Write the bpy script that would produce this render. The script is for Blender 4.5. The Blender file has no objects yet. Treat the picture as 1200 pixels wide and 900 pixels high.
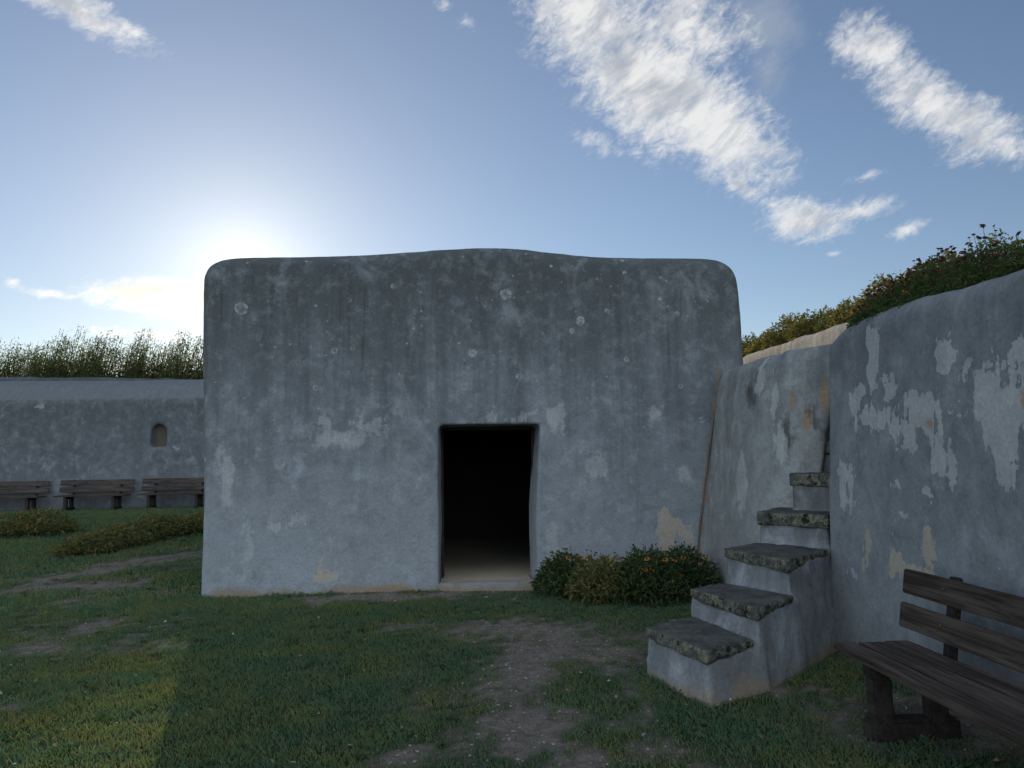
import bpy, bmesh, math, random
import numpy as np
from mathutils import Vector, Matrix, noise as mnoise

random.seed(7)
rng = np.random.default_rng(7)
S = bpy.context.scene
COL = S.collection
R = math.radians

# ------------------------------------------------------------------ camera
FPX = 900.0                      # focal length in pixels of a 1200 px wide picture
CAM = Vector((0, 0, 1.6))
PITCH, ROLL = 5.6, -1.0
CROT = Matrix.Rotation(R(90 + PITCH), 3, 'X') @ Matrix.Rotation(R(ROLL), 3, 'Z')
cd = bpy.data.cameras.new('camera')
cd.sensor_fit = 'HORIZONTAL'; cd.sensor_width = 36.0; cd.lens = FPX / 1200 * 36
cd.clip_start = 0.05; cd.clip_end = 3000
cam = bpy.data.objects.new('camera', cd); COL.objects.link(cam)
cam.matrix_world = Matrix.Translation(CAM) @ CROT.to_4x4()
S.camera = cam

def ray(px, py):
    return (CROT @ Vector(((px - 600) / FPX, -(py - 450) / FPX, -1))).normalized()
def at_plane(px, py, p, n):
    d = ray(px, py); t = (Vector(p) - CAM).dot(n) / d.dot(n)
    return CAM + d * t
def azel(px, py):
    d = ray(px, py)
    return math.degrees(math.atan2(d.x, d.y)), math.degrees(math.asin(d.z))

# the fort's own axes: turned a little against the view
FA = R(3.2)
UX = Vector((math.cos(FA), math.sin(FA), 0)); UY = Vector((-math.sin(FA), math.cos(FA), 0))

# ------------------------------------------------------------------ noise
def _h(ix, iy, iz, seed):
    n = (ix.astype(np.uint32) * np.uint32(374761393) + iy.astype(np.uint32) * np.uint32(668265263)
         + iz.astype(np.uint32) * np.uint32(1274126177) + np.uint32(seed * 362437 + 17))
    n = (n ^ (n >> np.uint32(13))) * np.uint32(1274126177)
    n = (n ^ (n >> np.uint32(15))) * np.uint32(2246822519)
    return ((n ^ (n >> np.uint32(16))) & np.uint32(0xffff)).astype(np.float64) / 65535.0
def vnoise(P, seed=0):
    P = np.asarray(P, dtype=np.float64)
    I = np.floor(P).astype(np.int64); F = P - I; F = F * F * (3 - 2 * F)
    out = 0
    for dx in (0, 1):
        for dy in (0, 1):
            for dz in (0, 1):
                w = (F[:, 0] if dx else 1 - F[:, 0]) * (F[:, 1] if dy else 1 - F[:, 1]) * (F[:, 2] if dz else 1 - F[:, 2])
                out = out + w * _h(I[:, 0] + dx, I[:, 1] + dy, I[:, 2] + dz, seed)
    return out
def fbm(P, seed=0, octv=4):
    P = np.asarray(P, dtype=np.float64); a = .5; s = 0; tot = 0
    for k in range(octv):
        s = s + a * vnoise(P * 2 ** k + 13.7 * k, seed + k); tot += a; a *= .5
    return s / tot
def sst(x):
    x = np.clip(x, 0, 1); return x * x * (3 - 2 * x)

# ------------------------------------------------------------------ ground height
def gz(x, y):
    x = np.asarray(x, dtype=np.float64); y = np.asarray(y, dtype=np.float64)
    z = .34 * sst((y - 9.5) / 13) * sst((-x - 2.6) / 3)
    P = np.stack([x * .9, y * .9, 0 * x], -1).reshape(-1, 3)
    n = (fbm(P, 5, 3) - .5).reshape(x.shape)
    return z + n * .045 * sst((30 - np.hypot(x, y)) / 10)
def gz1(x, y):
    return float(gz(np.array([x]), np.array([y]))[0])
def on_ground(px, py):
    d = ray(px, py); z = 0
    for _ in range(12):
        t = (z - CAM.z) / d.z
        p = CAM + d * t; z = gz1(p.x, p.y)
    return Vector((p.x, p.y, z))

# ------------------------------------------------------------------ node helper
class NT:
    def __init__(s, tree): s.t = tree; s.n = tree.nodes; s.l = tree.links
    def put(s, sock, v):
        if v is None: return
        if isinstance(v, bpy.types.NodeSocket): s.l.new(v, sock)
        else:
            if hasattr(sock.default_value, '__len__') and not hasattr(v, '__len__'): v = (v,) * len(sock.default_value)
            if hasattr(sock.default_value, '__len__') and len(sock.default_value) == 4 and len(v) == 3: v = (*v, 1)
            sock.default_value = v
    def new(s, ty, **kw):
        n = s.n.new(ty)
        for k, v in kw.items(): setattr(n, k, v)
        return n
    def m(s, op, a, b=None, c=None, clamp=False):
        n = s.new('ShaderNodeMath', operation=op, use_clamp=clamp)
        for i, v in enumerate((a, b, c)):
            if v is not None: s.put(n.inputs[i], v)
        return n.outputs[0]
    def vm(s, op, a, b=None, out=0):
        n = s.new('ShaderNodeVectorMath', operation=op)
        s.put(n.inputs[0], a)
        if b is not None: s.put(n.inputs[1], b)
        return n.outputs[out]
    def dot(s, a, b): return s.vm('DOT_PRODUCT', a, b, 1)
    def xyz(s, v):
        n = s.new('ShaderNodeSeparateXYZ'); s.put(n.inputs[0], v); return n.outputs
    def comb(s, x, y, z):
        n = s.new('ShaderNodeCombineXYZ')
        for i, v in enumerate((x, y, z)): s.put(n.inputs[i], v)
        return n.outputs[0]
    def noise(s, vec, scale, detail=4, rough=.55, dist=0, out=0):
        n = s.new('ShaderNodeTexNoise'); s.put(n.inputs['Vector'], vec)
        n.inputs['Scale'].default_value = scale; n.inputs['Detail'].default_value = detail
        n.inputs['Roughness'].default_value = rough; n.inputs['Distortion'].default_value = dist
        return n.outputs[out]
    def voro(s, vec, scale, feature='F1', rand=1, out='Distance'):
        n = s.new('ShaderNodeTexVoronoi', feature=feature); s.put(n.inputs['Vector'], vec)
        n.inputs['Scale'].default_value = scale; n.inputs['Randomness'].default_value = rand
        return n.outputs[out]
    def sstep(s, x, a, b, lo=0, hi=1):
        n = s.new('ShaderNodeMapRange', interpolation_type='SMOOTHSTEP'); s.put(n.inputs[0], x)
        for i, v in zip((1, 2, 3, 4), (a, b, lo, hi)): s.put(n.inputs[i], v)
        return n.outputs[0]
    def mix(s, f, a, b, blend='MIX'):
        n = s.new('ShaderNodeMix', data_type='RGBA', blend_type=blend); n.clamp_factor = True
        s.put(n.inputs[0], f); s.put(n.inputs[6], a); s.put(n.inputs[7], b)
        return n.outputs[2]
    def pos(s): return s.new('ShaderNodeNewGeometry').outputs['Position']
    def island(s): return s.new('ShaderNodeNewGeometry').outputs['Random Per Island']
    def objc(s): return s.new('ShaderNodeTexCoord').outputs['Object']
    def bump(s, h, strength=.5, dist=.02):
        n = s.new('ShaderNodeBump'); s.put(n.inputs['Height'], h)
        n.inputs['Strength'].default_value = strength; n.inputs['Distance'].default_value = dist
        return n.outputs[0]

def new_mat(name):
    mt = bpy.data.materials.new(name); mt.use_nodes = True
    nt = NT(mt.node_tree); nt.n.clear()
    return mt, nt
def finish(nt, color, rough=.85, normal=None, spec=.3, transl=0, tcol=None):
    out = nt.new('ShaderNodeOutputMaterial')
    b = nt.new('ShaderNodeBsdfPrincipled')
    nt.put(b.inputs['Base Color'], color); nt.put(b.inputs['Roughness'], rough)
    nt.put(b.inputs['Specular IOR Level'], spec)
    if normal is not None: nt.put(b.inputs['Normal'], normal)
    sh = b.outputs[0]
    if transl:
        t = nt.new('ShaderNodeBsdfTranslucent'); nt.put(t.inputs[0], tcol if tcol is not None else color)
        mx = nt.new('ShaderNodeMixShader'); mx.inputs[0].default_value = transl
        nt.l.new(sh, mx.inputs[1]); nt.l.new(t.outputs[0], mx.inputs[2]); sh = mx.outputs[0]
    nt.l.new(sh, out.inputs[0])

def blobs(nt, sz, lst, amp_noise):
    """union of soft ellipses (s, z, rs, rz) in wall coordinates, edges broken by noise"""
    cur = None
    for (s0, z0, rs, rz) in lst:
        v = nt.vm('SUBTRACT', sz, (s0, z0, 0)); v = nt.vm('MULTIPLY', v, (1 / rs, 1 / rz, 0))
        d = nt.m('SUBTRACT', 1, nt.vm('LENGTH', v, out=1))
        cur = d if cur is None else nt.m('MAXIMUM', cur, d)
    return nt.m('ADD', cur, amp_noise)

def plaster(name, sdir, base=(.36, .37, .38), dark=(.10, .105, .105), light=(.50, .51, .53),
            grime=(1.3, 4.2, .75), pale=(), cream=(), rust=(), spots=1.0, seed=0.0, streak=1.0, skylit_top=None, paleamt=.85, lowlight=.35, darkb=(), soft=.07, blot=.5, cloud=.36):
    mt, nt = new_mat(name)
    P = nt.pos(); P2 = nt.vm('ADD', P, (seed, seed * .7, seed * .3))
    s = nt.dot(P, tuple(sdir)); z = nt.xyz(P)[2]
    wv = nt.vm('SUBTRACT', nt.noise(P2, 2.6, 6, .62, out=1), (.5, .5, .5)); wv.node.name = 'warp'
    wsc = nt.new('ShaderNodeVectorMath', operation='MULTIPLY'); nt.put(wsc.inputs[0], wv); wsc.inputs[1].default_value = (.55, .75, 0)
    sz = nt.vm('ADD', nt.comb(s, z, 0), wsc.outputs[0])
    szs = nt.comb(nt.m('ADD', s, seed), z, 0)
    n_big = nt.noise(P2, .9, 6, .6); n_mid = nt.noise(P2, 3.5, 6, .65, .3); n_fine = nt.noise(P2, 38, 4, .7)
    n_st = nt.noise(nt.vm('MULTIPLY', szs, (4.2, .28, 1)), 1, 6, .62)
    n_st2 = nt.noise(nt.vm('MULTIPLY', szs, (13, .45, 1)), 1, 4, .6)
    # mottled base
    c = nt.mix(nt.sstep(n_big, .34, .66), tuple(x * .74 for x in base), base)
    c = nt.mix(nt.m('MULTIPLY', nt.sstep(n_mid, .50, .72), .75), c, light)
    c = nt.mix(nt.m('MULTIPLY', nt.sstep(n_mid, .50, .30), .5), c, tuple(x * .55 for x in base))
    # dark weathering from the top, in runs
    zz = nt.m('ADD', z, nt.m('MULTIPLY', nt.m('SUBTRACT', n_st, .5), 3.6 * streak))
    zz = nt.m('ADD', zz, nt.m('MULTIPLY', nt.m('SUBTRACT', n_big, .5), 1.6))
    g = nt.m('MULTIPLY', nt.sstep(zz, grime[0], grime[1]), grime[2])
    g = nt.m('ADD', g, nt.m('MULTIPLY', nt.sstep(n_st2, .58, .78), .28 * streak), clamp=True)
    c = nt.mix(g, c, dark)
    lo = nt.m('MULTIPLY', nt.sstep(nt.m('ADD', z, nt.m('MULTIPLY', nt.m('SUBTRACT', n_mid, .5), 2.4)), 1.7, .2), lowlight)
    c = nt.mix(lo, c, light)
    # pale blotches, elongated
    nb = nt.noise(nt.vm('MULTIPLY', P2, (2.1, 2.1, 1.5)), 1, 7, .68, .6)
    c = nt.mix(nt.m('MULTIPLY', nt.sstep(nb, .52, .72), blot), c, tuple(min(1, x * 1.05) for x in light))
    # trowel clouds and specks
    ncl = nt.noise(P2, 6.5, 9, .72, .15)
    c = nt.mix(nt.m('MULTIPLY', nt.sstep(ncl, .48, .70), cloud * .9), c, light)
    c = nt.mix(nt.m('MULTIPLY', nt.sstep(ncl, .50, .32), cloud), c, tuple(x * .45 for x in base))
    if skylit_top is not None:                            # sky light on the sloping top, painted in as paler colour above this height
        cz = nt.sstep(nt.m('ADD', z, nt.m('MULTIPLY', nt.m('SUBTRACT', n_mid, .5), .12)), skylit_top - .03, skylit_top + .05)
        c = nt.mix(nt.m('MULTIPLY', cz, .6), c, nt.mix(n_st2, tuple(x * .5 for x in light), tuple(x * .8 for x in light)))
    # round lichens: discs and rings of varied size
    for sc, rr, amt, off in ((2.1, .20, .38, 3.1), (4.3, .17, .42, 9.7), (11, .16, .42, 5.2)):
        vv = nt.vm('ADD', nt.vm('ADD', P2, (off, off, off)), nt.vm('SCALE', nt.vm('SUBTRACT', nt.noise(P2, 9, 3, .6, out=1), (.5, .5, .5)), None))
        vv.node.inputs[1].links[0].from_node.inputs[3].default_value = .05
        flat = nt.comb(nt.dot(vv, tuple(sdir)), nt.xyz(vv)[2], off)
        d = nt.voro(flat, sc); rnd = nt.xyz(nt.voro(flat, sc, out='Color'))
        rad = nt.m('MULTIPLY', nt.sstep(rnd[0], .50, 1.0, .12, 1), rr)
        q = nt.m('DIVIDE', d, rad)
        disc = nt.sstep(q, 1.05, .9); ring = nt.m('MULTIPLY', disc, nt.sstep(q, .45, .85, .35, 1))
        on = nt.m('MULTIPLY', nt.m('GREATER_THAN', rnd[0], .60), nt.sstep(nt.m('ADD', z, nt.m('MULTIPLY', rnd[1], 2)), 1.0, 3.4, .15, 1))
        c = nt.mix(nt.m('MULTIPLY', nt.m('MULTIPLY', ring, on), nt.m('MULTIPLY', nt.sstep(nt.noise(P2, 16, 5, .7), .36, .60), amt * spots)), c, (.40, .42, .41))
    na = nt.m('ADD', nt.m('MULTIPLY', nt.m('SUBTRACT', nt.noise(P2, 4.2, 9, .66, .3), .5), 2.8),
              nt.m('MULTIPLY', nt.m('SUBTRACT', n_st2, .5), 1.8))
    edge = 0.0
    if pale:
        pm = nt.sstep(blobs(nt, sz, pale, na), .10, .10 + soft); edge = pm if soft < .2 else 0.0
        inner = nt.mix(nt.sstep(n_mid, .35, .7), (.44, .45, .46), (.56, .56, .55))
        c = nt.mix(nt.m('MULTIPLY', pm, paleamt), c, inner)
    if cream:
        cm = nt.sstep(blobs(nt, sz, cream, na), .10, .17)
        c = nt.mix(nt.m('MULTIPLY', cm, .9), c, nt.mix(n_mid, (.38, .33, .26), (.50, .45, .37)))
    if rust:
        rm = nt.sstep(blobs(nt, nt.comb(s, z, 0), rust, nt.m('MULTIPLY', na, .8)), .0, .8)
        c = nt.mix(nt.m('MULTIPLY', rm, .6), c, (.36, .21, .09))
    if darkb:
        dm = nt.sstep(blobs(nt, sz, darkb, nt.m('MULTIPLY', na, .9)), .0, .9)
        c = nt.mix(nt.m('MULTIPLY', dm, .8), c, (.060, .064, .062))
    # foot of the wall: earth splash
    ft = nt.sstep(nt.m('ADD', z, nt.m('MULTIPLY', nt.m('SUBTRACT', nt.noise(P2, 1.6, 5, .7), .5), .55)), .10, .0)
    c = nt.mix(nt.m('MULTIPLY', ft, .75), c, (.29, .22, .15))
    c = nt.mix(.8, c, nt.mix(n_fine, (.25, .25, .25), (.75, .75, .75)), 'OVERLAY')
    pit = nt.sstep(nt.voro(P2, 26), .10, .03); pm2 = nt.m('MULTIPLY', pit, nt.m('GREATER_THAN', nt.noise(P2, 4.1, 2), .56))
    c = nt.mix(nt.m('MULTIPLY', pm2, .6), c, (.05, .05, .05))
    h = nt.m('ADD', nt.m('MULTIPLY', n_fine, .35), nt.m('MULTIPLY', nt.noise(P2, 9, 5, .6), .8))
    h = nt.m('SUBTRACT', h, nt.m('MULTIPLY', pm2, .6))
    if pale and soft < .2: h = nt.m('SUBTRACT', h, nt.m('MULTIPLY', edge, .9))
    finish(nt, c, nt.sstep(n_mid, 0, 1, .78, .97), nt.bump(h, .55, .018), spec=.25)
    return mt

# ------------------------------------------------------------------ object helpers
def tag(o, label=None, cat=None, group=None, kind=None):
    if label: o['label'] = label
    if cat: o['category'] = cat
    if group: o['group'] = group
    if kind: o['kind'] = kind
    return o
def link(name, me, parent=None, loc=None):
    o = bpy.data.objects.new(name, me); COL.objects.link(o)
    if parent: o.parent = parent
    if loc is not None: o.location = loc
    return o
def empty(name, loc, rz=0, **kw):
    o = bpy.data.objects.new(name, None); COL.objects.link(o)
    o.empty_display_size = .2; o.location = loc; o.rotation_euler = (0, 0, rz)
    return tag(o, **kw)
def mesh_np(name, V, F, mats, mi=None, smooth=False):
    """V (n,3); F (m,k) all faces of the same size"""
    me = bpy.data.meshes.new(name); V = np.asarray(V, dtype=np.float32); F = np.asarray(F, dtype=np.int32)
    k = F.shape[1]
    me.vertices.add(len(V)); me.vertices.foreach_set('co', V.ravel())
    me.loops.add(F.size); me.loops.foreach_set('vertex_index', F.ravel())
    me.polygons.add(len(F)); me.polygons.foreach_set('loop_start', np.arange(0, F.size, k, dtype=np.int32))
    me.polygons.foreach_set('loop_total', np.full(len(F), k, dtype=np.int32))
    if mi is not None: me.polygons.foreach_set('material_index', np.asarray(mi, dtype=np.int32))
    me.polygons.foreach_set('use_smooth', np.full(len(F), smooth))
    for m_ in (mats if isinstance(mats, (list, tuple)) else [mats]): me.materials.append(m_)
    me.update(calc_edges=True); me.validate()
    return me
def bm_mesh(name, bm, mats, smooth=False):
    bmesh.ops.recalc_face_normals(bm, faces=bm.faces)
    me = bpy.data.meshes.new(name); bm.to_mesh(me); bm.free()
    for m_ in (mats if isinstance(mats, (list, tuple)) else [mats]): me.materials.append(m_)
    if smooth: me.polygons.foreach_set('use_smooth', np.full(len(me.polygons), True))
    return me
def prism(pts, vec):
    """closed solid: polygon pts swept by vec"""
    bm = bmesh.new()
    a = [bm.verts.new(p) for p in pts]; b = [bm.verts.new(Vector(p) + Vector(vec)) for p in pts]
    n = len(pts)
    bm.faces.new(a); bm.faces.new(b[::-1])
    for i in range(n): bm.faces.new((a[i], b[i], b[(i + 1) % n], a[(i + 1) % n]))
    bmesh.ops.recalc_face_normals(bm, faces=bm.faces)
    return bm
def loft(secs, close=True):
    bm = bmesh.new(); rows = [[bm.verts.new(p) for p in s_] for s_ in secs]; n = len(secs[0])
    for r0, r1 in zip(rows, rows[1:]):
        for i in range(n): bm.faces.new((r0[i], r0[(i + 1) % n], r1[(i + 1) % n], r1[i]))
    bm.faces.new(rows[0][::-1]); bm.faces.new(rows[-1])
    bmesh.ops.recalc_face_normals(bm, faces=bm.faces)
    return bm
def sculpt(name, bm, mat, voxel=.04, smooth=4, amp=.02, freq=1.3, cuts=(), amp2=.004, factor=.5, seed=0):
    """solid -> boolean cuts -> voxel remesh -> smoothed, uneven, hand-trowelled surface"""
    me = bpy.data.meshes.new('t'); bm.to_mesh(me); bm.free()
    ob = bpy.data.objects.new('t', me); COL.objects.link(ob); tmp = [ob]
    for cb in cuts:
        cm = bpy.data.meshes.new('c'); cb.to_mesh(cm); cb.free()
        co = bpy.data.objects.new('c', cm); COL.objects.link(co); tmp.append(co)
        md = ob.modifiers.new('b', 'BOOLEAN'); md.operation = 'DIFFERENCE'; md.solver = 'EXACT'; md.object = co
    md = ob.modifiers.new('r', 'REMESH'); md.mode = 'VOXEL'; md.voxel_size = voxel; md.use_smooth_shade = True
    if smooth:
        md = ob.modifiers.new('s', 'SMOOTH'); md.iterations = smooth; md.factor = factor
    dg = bpy.context.evaluated_depsgraph_get(); dg.update()
    out = bpy.data.meshes.new_from_object(ob.evaluated_get(dg))
    for t in tmp:
        d = t.data; bpy.data.objects.remove(t); bpy.data.meshes.remove(d)
    n = len(out.vertices)
    V = np.empty(n * 3); out.vertices.foreach_get('co', V); V = V.reshape(-1, 3)
    N = np.empty(n * 3); out.vertices.foreach_get('normal', N); N = N.reshape(-1, 3)
    d = (fbm(V * freq, 31 + seed, 3) - .5) * 2 * amp + (fbm(V * 7, 47 + seed, 3) - .5) * 2 * amp2
    V = V + N * d[:, None]
    out.vertices.foreach_set('co', V.ravel()); out.update()
    out.name = name; out.materials.clear(); out.materials.append(mat)
    out.polygons.foreach_set('use_smooth', np.full(len(out.polygons), True))
    return out

def px_blobs(lst, p, n, sdir):
    """ellipses (px, py, rx, ry) of stains measured on the photo -> wall coordinates (s, z, rs, rz)"""
    out = []
    for (x, y, rx, ry) in lst:
        c = at_plane(x, y, p, n); a = at_plane(x + rx, y, p, n); b = at_plane(x, y + ry, p, n)
        out.append((c.dot(sdir), c.z, max(.02, abs(a.dot(sdir) - c.dot(sdir))), max(.02, abs(b.z - c.z))))
    return out

# ------------------------------------------------------------------ sky and sun
SUN_AZ, SUN_EL = -19.6, 13.6
w = bpy.data.worlds.new('World'); S.world = w; w.use_nodes = True
nt = NT(w.node_tree); nt.n.clear()
sky = nt.new('ShaderNodeTexSky', sky_type='NISHITA'); sky.sun_disc = False
sky.sun_elevation = R(SUN_EL); sky.sun_rotation = R(SUN_AZ)
sky.air_density = 1.0; sky.dust_density = .07; sky.ozone_density = 2.0; sky.altitude = 20
D = nt.new('ShaderNodeTexCoord').outputs['Generated']
dx, dy, dz = nt.xyz(D)
az = nt.m('MULTIPLY', nt.m('ARCTAN2', dx, dy), 57.29578); el = nt.m('MULTIPLY', nt.m('ARCSINE', dz), 57.29578)
AE = nt.comb(az, el, 0)
def cblob(x, y, rx, ry, ang, q, vec):
    a, e = azel(x, y); k = 57.3 / FPX
    v = nt.vm('SUBTRACT', vec, (a, e, 0)); th = R(-ang)          # ang: tilt on the photo, degrees, + = down to the right
    u = nt.dot(v, (math.cos(th), math.sin(th), 0)); t = nt.dot(v, (-math.sin(th), math.cos(th), 0))
    l = nt.vm('LENGTH', nt.comb(nt.m('MULTIPLY', u, 1 / (rx * k)), nt.m('MULTIPLY', t, 1 / (ry * k)), 0), out=1)
    return nt.m('MULTIPLY', nt.m('SUBTRACT', 1, l), q)
def cgroup(lst, vec):
    cur = None
    for b in lst:
        d = cblob(*b, vec); cur = d if cur is None else nt.m('MAXIMUM', cur, d)
    return cur
th = R(-14)
def rot(vec, ang, sx, sy):
    t = R(ang)
    return nt.comb(nt.m('MULTIPLY', nt.dot(vec, (math.cos(t), math.sin(t), 0)), sx),
                   nt.m('MULTIPLY', nt.dot(vec, (-math.sin(t), math.cos(t), 0)), sy), 0)
f_fib = nt.noise(rot(AE, 14, .20, .62), 1, 9, .66, 1.0)           # long fibres
f_rip = nt.noise(rot(AE, 24, 1.1, 1.9), 1, 7, .68, .6)            # fine ripples
f_big = nt.noise(AE, .17, 5, .55)
fx = nt.m('ADD', nt.m('MULTIPLY', nt.m('SUBTRACT', f_fib, .5), 1.1), nt.m('MULTIPLY', nt.m('SUBTRACT', f_rip, .5), 1.7))
fx = nt.m('ADD', fx, nt.m('MULTIPLY', nt.m('SUBTRACT', f_big, .5), 1.3))
main = cgroup([(690, 20, 130, 80, 40, 1.0), (760, 95, 150, 75, 42, 1.25), (835, 150, 110, 62, 45, 1.3), (890, 175, 50, 26, 20, .9),
               (700, 165, 40, 18, 10, .6), (868, 218, 40, 14, 38, .9), (945, 258, 62, 30, 12, 1.15), (1000, 248, 50, 14, -5, .8), (800, 30, 90, 70, 30, .8),
               (905, 240, 22, 12, 20, .7), (640, 5, 60, 40, 20, .75)], AE)
right = cgroup([(1025, 58, 62, 36, 38, 1.0), (1110, 130, 105, 36, 38, 1.15), (1150, 165, 55, 30, 20, .95), (1062, 270, 24, 9, -15, .7),
                (1018, 206, 24, 6, -8, .5), (975, 297, 16, 5, 0, .5)], AE)
left = cgroup([(85, 8, 95, 22, 14, .95), (150, 32, 32, 12, 20, .7), (548, 28, 16, 10, 20, .45), (520, 5, 12, 8, 0, .4)], AE)
low = cgroup([(190, 350, 92, 26, 3, 1.5), (245, 352, 60, 24, 0, 1.5), (14, 331, 14, 7, 20, .6), (62, 345, 30, 6, 3, .6), (180, 392, 70, 8, 2, .6), (340, 370, 90, 30, 0, .8)], AE)
allc = nt.m('MAXIMUM', nt.m('MAXIMUM', main, right), nt.m('MAXIMUM', left, low))
inside = nt.sstep(allc, -.35, .10)
puff = nt.noise(rot(AE, 34, .55, .9), 1, 8, .62, .4)
fx = nt.m('ADD', fx, nt.m('MULTIPLY', nt.m('SUBTRACT', puff, .5), 1.6))
dens = nt.m('MULTIPLY', nt.sstep(nt.m('ADD', allc, nt.m('MULTIPLY', fx, .66)), .0, 1.0), inside)
veil = nt.m('MULTIPLY', nt.sstep(nt.m('ADD', cgroup([(895, 25, 60, 45, 30, 1.0), (900, 80, 30, 60, 5, .6)], AE), nt.m('MULTIPLY', fx, .3)), .0, .9), .38)
core = nt.m('MULTIPLY', nt.sstep(allc, .35, .9), nt.sstep(nt.noise(rot(AE, 30, .12, .30), 1, 6, .6, .6), .42, .62))
CL = 7.6
ccol = nt.mix(core, (CL, CL * 1.0, CL * 1.0), (CL * .52, CL * .57, CL * .64))
lowf = nt.sstep(el, 13.5, 8)
ccol = nt.mix(lowf, ccol, (CL * 1.9, CL * 1.75, CL * 1.35))
skyt = nt.vm('MULTIPLY', sky.outputs[0], (1.0, .955, 1.0))
skyc = nt.mix(veil, skyt, (CL * .55, CL * .6, CL * .66))
col = nt.mix(nt.m('MULTIPLY', dens, .93), skyc, ccol)
# unseen bright cloud bank, added behind the camera to fill the shaded walls and grass
back = nt.sstep(nt.m('MULTIPLY', dy, -1), .05, .5)
fill_deck = nt.m('MULTIPLY', nt.m('MULTIPLY', back, nt.sstep(nt.m('ADD', nt.noise(nt.vm('DIVIDE', D, nt.comb(1, 1, nt.m('MAXIMUM', dz, .12))), 2.2, 6, .6), nt.m('MULTIPLY', dz, .0)), .36, .56)), nt.sstep(dz, .0, .06))
col = nt.mix(fill_deck, col, (CL * 1.62, CL * 1.86, CL * 2.08))
# creamy aureole of the hazy low sun
_sd = (math.sin(R(SUN_AZ)) * math.cos(R(SUN_EL)), math.cos(R(SUN_AZ)) * math.cos(R(SUN_EL)), math.sin(R(SUN_EL)))
ang = nt.m('MULTIPLY', nt.m('ARCCOSINE', nt.m('MINIMUM', nt.dot(D, _sd), .999999)), 57.29578)
au = nt.m('ADD', nt.m('MULTIPLY', nt.m('EXPONENT', nt.m('MULTIPLY', ang, -1 / 2.9)), 4.2), nt.m('MULTIPLY', nt.m('EXPONENT', nt.m('MULTIPLY', ang, -1 / 8.5)), 2.0))
au2 = nt.m('MULTIPLY', nt.m('EXPONENT', nt.m('MULTIPLY', ang, -1 / 24)), 1.0)
col = nt.vm('ADD', col, nt.vm('ADD', nt.vm('MULTIPLY', nt.comb(au, au, au), (1.0, .93, .68)), nt.vm('MULTIPLY', nt.comb(au2, au2, au2), (1.0, .80, .42))))
bg = nt.new('ShaderNodeBackground'); nt.put(bg.inputs[0], col); bg.inputs[1].default_value = .10
wo = nt.new('ShaderNodeOutputWorld'); nt.l.new(bg.outputs[0], wo.inputs[0])

sl = bpy.data.lights.new('sun', 'SUN'); sl.energy = 3.0; sl.angle = R(.53); sl.color = (1, .86, .66)
so = bpy.data.objects.new('sun', sl); COL.objects.link(so)
sd = Vector((math.sin(R(SUN_AZ)) * math.cos(R(SUN_EL)), math.cos(R(SUN_AZ)) * math.cos(R(SUN_EL)), math.sin(R(SUN_EL))))
so.rotation_euler = sd.to_track_quat('Z', 'Y').to_euler(); so.location = sd * 60
S.view_settings.view_transform = 'Standard'; S.view_settings.look = 'None'
S.view_settings.gamma = 1; S.view_settings.exposure = 0.15

# ------------------------------------------------------------------ ground
# bare, trodden places measured on the photo: px ellipse -> ground ellipse
BARE = []
def bare(px, py, rx, ry, q=1.0):
    c = on_ground(px, py); a = on_ground(px + rx, py); b = on_ground(px, py + ry)
    BARE.append((c.x, c.y, abs(a.x - c.x), max(.15, abs(b.y - c.y)), q))
bare(610, 790, 62, 42, 1.1); bare(640, 760, 85, 24, .8); bare(620, 850, 70, 40, 1.0); bare(655, 895, 80, 30, .75); bare(480, 888, 30, 12, .8)
bare(560, 738, 60, 10, .7); bare(720, 790, 22, 14, .6)
bare(50, 760, 95, 12, .85); bare(110, 735, 40, 6, .5); bare(70, 690, 70, 9, .5); bare(20, 715, 40, 8, .55); bare(160, 660, 55, 10, .5); bare(100, 672, 40, 8, .45)
bare(430, 701, 90, 4, 1.0);  bare(1000, 768, 40, 16, .7); bare(1090, 848, 70, 25, .75); bare(0, 830, 20, 12, .7)
bare(860, 805, 45, 8, .5); bare(570, 696, 60, 4, .4); bare(600, 745, 60, 22, .9); bare(590, 815, 55, 25, .9)
def bareness(x, y):
    x = np.asarray(x, float); y = np.asarray(y, float); m = np.full(x.shape, -1.0)
    for (cx, cy, rx, ry, q) in BARE:
        m = np.maximum(m, (1 - np.hypot((x - cx) / (rx * 1.35), (y - cy) / (ry * 1.35))) * q)
    P = np.stack([x * 2.6, y * 1.7, 0 * x], -1).reshape(-1, 3)
    n = (fbm(P, 71, 5) - .5).reshape(x.shape)
    n2 = (fbm(P * 5.1, 77, 3) - .5).reshape(x.shape)
    return .93 * sst((m + n * 2.2 + n2 * 1.7) / 1.15 + .36)

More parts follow.
